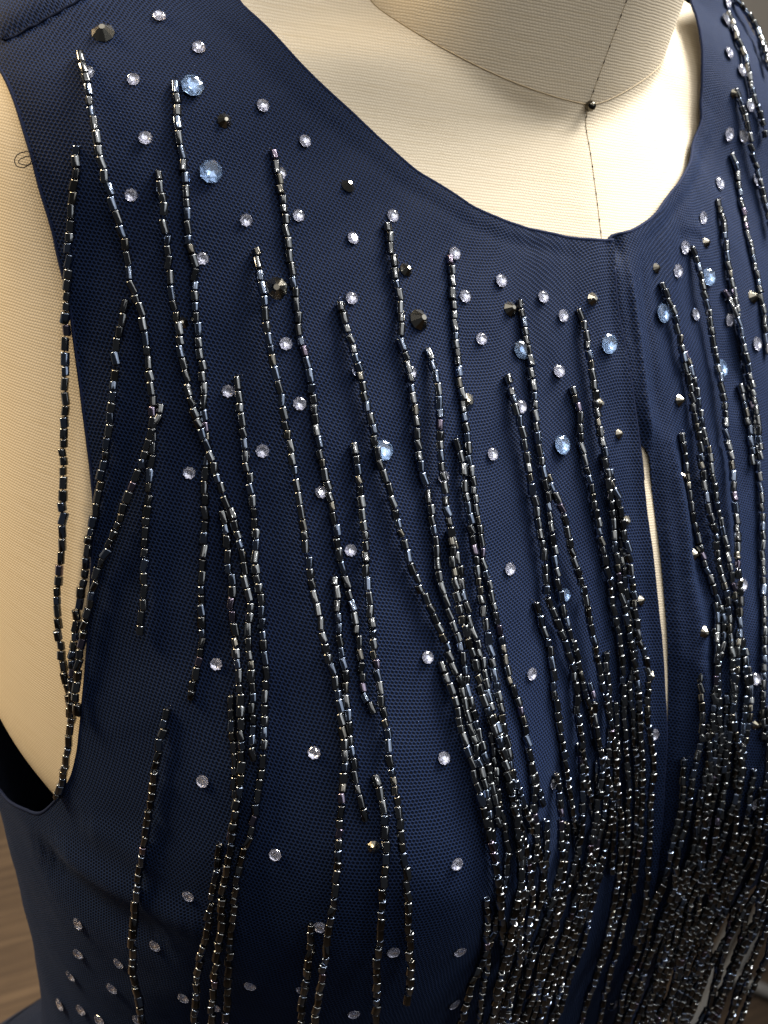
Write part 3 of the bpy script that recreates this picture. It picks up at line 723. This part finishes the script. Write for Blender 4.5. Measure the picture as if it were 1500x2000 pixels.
[(1408,395),(1415,430),(1422,480),(1428,520),(1436,560),(1442,600),(1448,640),(1455,690),(1463,730),(1470,770),(1475,820),(1480,870),(1485,920),(1490,980),(1493,1040),(1495,1100),(1496,1180),(1497,1300),(1495,1360),(1495,1450)],
[(1422,570),(1430,590),(1440,630),(1450,680),(1460,720),(1467,760),(1472,800),(1478,850),(1483,900)],
[(1443,305),(1452,330),(1458,370),(1462,410),(1468,450),(1475,490),(1483,530),(1492,580),(1498,620),(1508,700)],
[(1453,180),(1463,210),(1472,250),(1482,300),(1492,350),(1502,400),(1512,460)],
[(1432,30),(1443,60),(1452,90),(1465,110),(1475,150),(1485,190),(1495,220),(1508,270)],
[(1432,-15),(1440,0),(1455,25),(1470,50),(1480,70),(1495,110),(1510,150)],
[(1450,755),(1455,790),(1462,830),(1468,870),(1474,920)],
[(1488,60),(1496,90),(1506,130)],
]
def bead_shape(rng_, L, R, tw):
    """hexagonal tube bead along +Z, centre 0: outer hex, chamfered rims, bored hole (cm)"""
    a = .12*R
    prof = [(-.2*L, .38*R), (-.5*L, .42*R), (-.5*L+.02*R, .82*R), (-.5*L+a, .985*R), (-.5*L+2.2*a, R), (.5*L-2.2*a, R), (.5*L-a, .985*R), (.5*L-.02*R, .82*R), (.5*L, .42*R), (.2*L, .38*R)]
    W_ = [math.radians(60*q+d) for q in range(6) for d in (-25, 25)]; k = 12     # six flats, each edge eased by a narrow facet
    sk = rng_.normal(0, .07, 2); V = []
    for h, r in prof:
        for w in W_:
            x, y = r*math.cos(w+tw), r*math.sin(w+tw)
            V.append((x, y, h+(sk[0]*x+sk[1]*y if abs(h) > .3*L else 0)))
    Fs = [(i*k+j, i*k+(j+1) % k, (i+1)*k+(j+1) % k, (i+1)*k+j) for i in range(len(prof)-1) for j in range(k)]
    return np.array(V), np.array(Fs)
SIDE = np.ones(9*12, bool)
def tint(rng_):
    b = np.array([.178, .185, .192]); u = rng_.random()
    if u < .12: b = np.array([.17, .21, .29])
    elif u < .2: b = np.array([.21, .195, .165])
    elif u < .22: b = np.array([.22, .185, .25])
    return np.clip(b*rng_.uniform(.55, 1.3), 0, 1)
NVAR = 60
VARS = [bead_shape(rng, .278*rng.uniform(.68, 1.18), .106*rng.uniform(.88, 1.08), rng.uniform(0, 6.28)) for _ in range(NVAR)]
VT = [tint(rng) for _ in range(NVAR)]
VL = [v[0][:, 2].max()*2 for v in VARS]
def bead_mesh(i):
    me = bpy.data.meshes.new('bead'); me.from_pydata((VARS[i][0]*.01).tolist(), [], VARS[i][1].tolist())
    a = me.attributes.new('tint', 'FLOAT_COLOR', 'POINT'); a.data.foreach_set('color', np.tile(list(VT[i])+[1.], len(VARS[i][0])))
    me.polygons.foreach_set('use_smooth', SIDE); me.materials.append(M_BEAD); return me
VME = [bead_mesh(i) for i in range(NVAR)]

paths = []
for k, S in enumerate(STRANDS):
    S = spline(S, 9.0)
    lay = [.0, .10, .05, .16][k % 4]
    t, z = cast(S, .17, GH)
    n = len(t); lift = .14+lay*np.clip(np.arange(n)/8., 0, 1)
    P = surf(t, z, lift+np.where(z > -14, disp(t, z), 0), GH)
    # take out the sawtooth of the casting
    for _ in range(3): P[1:-1] = .5*P[1:-1]+.25*(P[:-2]+P[2:])
    paths.append(P)
# more strands low on the bust, hanging straight down from where they are sewn
fill = [(x, z) for x, z in [(-6.2, -14.5), (-5.6, -16.2), (-5.0, -15.2), (-4.4, -17.0), (-3.9, -16.0), (-3.2, -17.6), (-2.8, -15.6), (-2.2, -14.2), (-1.8, -16.4), (-1.4, -13.6), (-1.0, -15.0), (-.7, -17.2),
        (-5.3, -18.6), (-4.1, -19.2), (-1.5, -18.4), (-3.0, -20.5),
        (1.9, -17.0), (2.3, -14.6), (2.6, -16.0), (2.9, -13.4), (3.2, -15.2), (3.5, -12.6), (3.8, -16.6), (4.0, -14.0), (4.3, -17.4), (4.7, -15.6), (5.1, -17.0), (5.6, -18.2),
        (3.0, -18.6), (2.1, -19.4), (3.7, -19.8), (4.5, -19.2), (5.3, -20.0), (6.1, -18.8), (6.6, -17.6), (7.2, -18.8), (4.6, -18.0), (5.4, -16.0), (6.0, -17.0), (4.2, -20.2), (5.8, -19.8), (6.9, -20.0), (2.6, -18.0), (3.4, -17.2)]]
for k, (x, z0) in enumerate(fill):
    ln = rng.uniform(9, 17)
    zz = np.linspace(z0, z0-ln, int(ln*4))
    tb = math.atan2(x, 12.3); xx = x+(rng.uniform(.06, .25)*np.sin(zz*rng.uniform(.4, 1.0)+rng.uniform(0, 6))+.06*np.sin(zz*2.3+rng.uniform(0, 6)))*np.clip((z0-zz)/3, 0, 1)
    t = np.full(len(zz), tb); 
    for _ in range(6):
        r = lookup(GH, t, zz); t = np.arcsin(np.clip(xx/r, -1, 1))
    P = surf(t, zz, .15+rng.uniform(0, .28)*np.clip((z0-zz)/2, 0, 1), GH); P[:, 2] = zz
    paths.append(P)

cand = []; beads = []      # (strand, centre, frame, variant, score)
for si, P in enumerate(paths):
    s = np.concatenate([[0], np.cumsum(np.linalg.norm(np.diff(P, axis=0), axis=1))])
    q = .02
    while q < s[-1]-.1:
        v = int(rng.integers(NVAR)); L = VL[v]
        c = np.array([np.interp(q+L/2, s, P[:, j]) for j in range(3)])
        a = np.array([np.interp(max(0, q-.05), s, P[:, j]) for j in range(3)]); b = np.array([np.interp(min(s[-1], q+L+.05), s, P[:, j]) for j in range(3)])
        T = b-a; T /= np.linalg.norm(T); T = T+rng.normal(0, .10, 3); T /= np.linalg.norm(T)
        e = np.cross(T, [.3, -.9, .2]); e /= np.linalg.norm(e); g = np.cross(T, e)
        c = c+e*rng.normal(0, .015)+g*rng.normal(0, .012)
        uv, dep = proj(c)
        vis = (0 < uv[0] < 1500) and (0 < uv[1] < 2000)
        beads.append((si, c, np.stack([e, g, T], 1), v, (L*abs(np.linalg.norm(np.cross(T, c-CAM)))/dep**2) if vis and si < len(STRANDS) else 0))
        q += L+abs(rng.normal(.004, .008))+(rng.uniform(.03, .12) if rng.random() < .03 else 0)
order = sorted(range(len(beads)), key=lambda i: -beads[i][4])
single = set(order[:300])
print('beads', len(beads), 'strands', len(paths))
by = {}
for i, b in enumerate(beads): by.setdefault(b[0], []).append(i)
for si, P in enumerate(paths):
    Pv, Pf = tube(P[::2] if len(P) > 8 else P, .018, 4)
    Vs = [Pv]; Fl = list(Pf); Sm = [np.ones(len(Pf), bool)]; Ts = [np.tile([.02, .02, .03, 1.], (len(Pv), 1))]; n0 = len(Pv)
    # knot and wisp of thread where the strand is sewn on
    for _w in range(1 + int(rng.integers(3))):
        a0 = P[0] if _w == 0 else P[int(rng.integers(len(P)))]
        d0 = rng.normal(0, 1, 3)+np.array([-.4, -.6, .5 if _w == 0 else 0]); d0 /= np.linalg.norm(d0)
        wv, wf = tube(np.array([a0, a0+d0*.09+np.array([0, 0, .03]), a0+d0*rng.uniform(.14, .26)]), [.012, .009, .004], 4)
        Vs.append(wv); Fl += [tuple(int(n0+j) for j in f) for f in wf]; Ts.append(np.tile([.02, .025, .05, 1.], (len(wv), 1))); n0 += len(wv); Sm.append(np.ones(len(wf), bool))
    for i in by.get(si, []):
        if i in single: continue
        _, c, M, v, _s = beads[i]
        X = VARS[v][0]@M.T+c
        Vs.append(X); Fl += [tuple(int(n0+j) for j in f) for f in VARS[v][1]]; Ts.append(np.tile(list(VT[v])+[1.], (len(X), 1))); n0 += len(X); Sm.append(SIDE)
    o = mesh_obj('bead_strand', np.concatenate(Vs), Fl, M_BEAD, dress, smooth=False); o.data.polygons.foreach_set('use_smooth', np.concatenate(Sm))
    a = o.data.attributes.new('tint', 'FLOAT_COLOR', 'POINT'); a.data.foreach_set('color', np.concatenate(Ts).ravel())
    for i in by.get(si, []):
        if i not in single: continue
        _, c, M, v, _s = beads[i]
        d = bpy.data.objects.new('bead', VME[v]); COL.objects.link(d); d.parent = o
        w = W(c)
        d.matrix_world = Matrix(((M[0, 0], M[0, 1], M[0, 2], w[0]), (M[1, 0], M[1, 1], M[1, 2], w[1]), (M[2, 0], M[2, 1], M[2, 2], w[2]), (0, 0, 0, 1)))

# ------------------------------------------------------------------ pale bar on the floor, lower right
def at_floor(px, z):
    d = rays(np.array(px, float)); k = (z-CAM[2])/d[..., 2]
    return CAM+d*k[..., None]
bar = thing('floor_bar', 'pale grey metal bar with a crosspiece on the brown floor behind the fringe', 'bar')
M_BAR = plain('pale_grey_paint', (.10, .099, .097), .6)
v, f = tube(spline(at_floor([(1530, 1700), (1470, 1820), (1415, 1915), (1340, 2010), (1290, 2060)], ZFLOOR+2), 1.0), 1.5, 10); mesh_obj('bar', v, f, M_BAR, bar)
v, f = tube(at_floor([(1415, 1905), (1450, 1915), (1520, 1945)], ZFLOOR+2), 1.0, 10); mesh_obj('crosspiece', v, f, M_BAR, bar)
v, f = tube(at_floor([(1450, 1770), (1400, 1870), (1365, 1935)], ZFLOOR+2), 1.1, 10); mesh_obj('rod', v, f, M_BAR, bar)
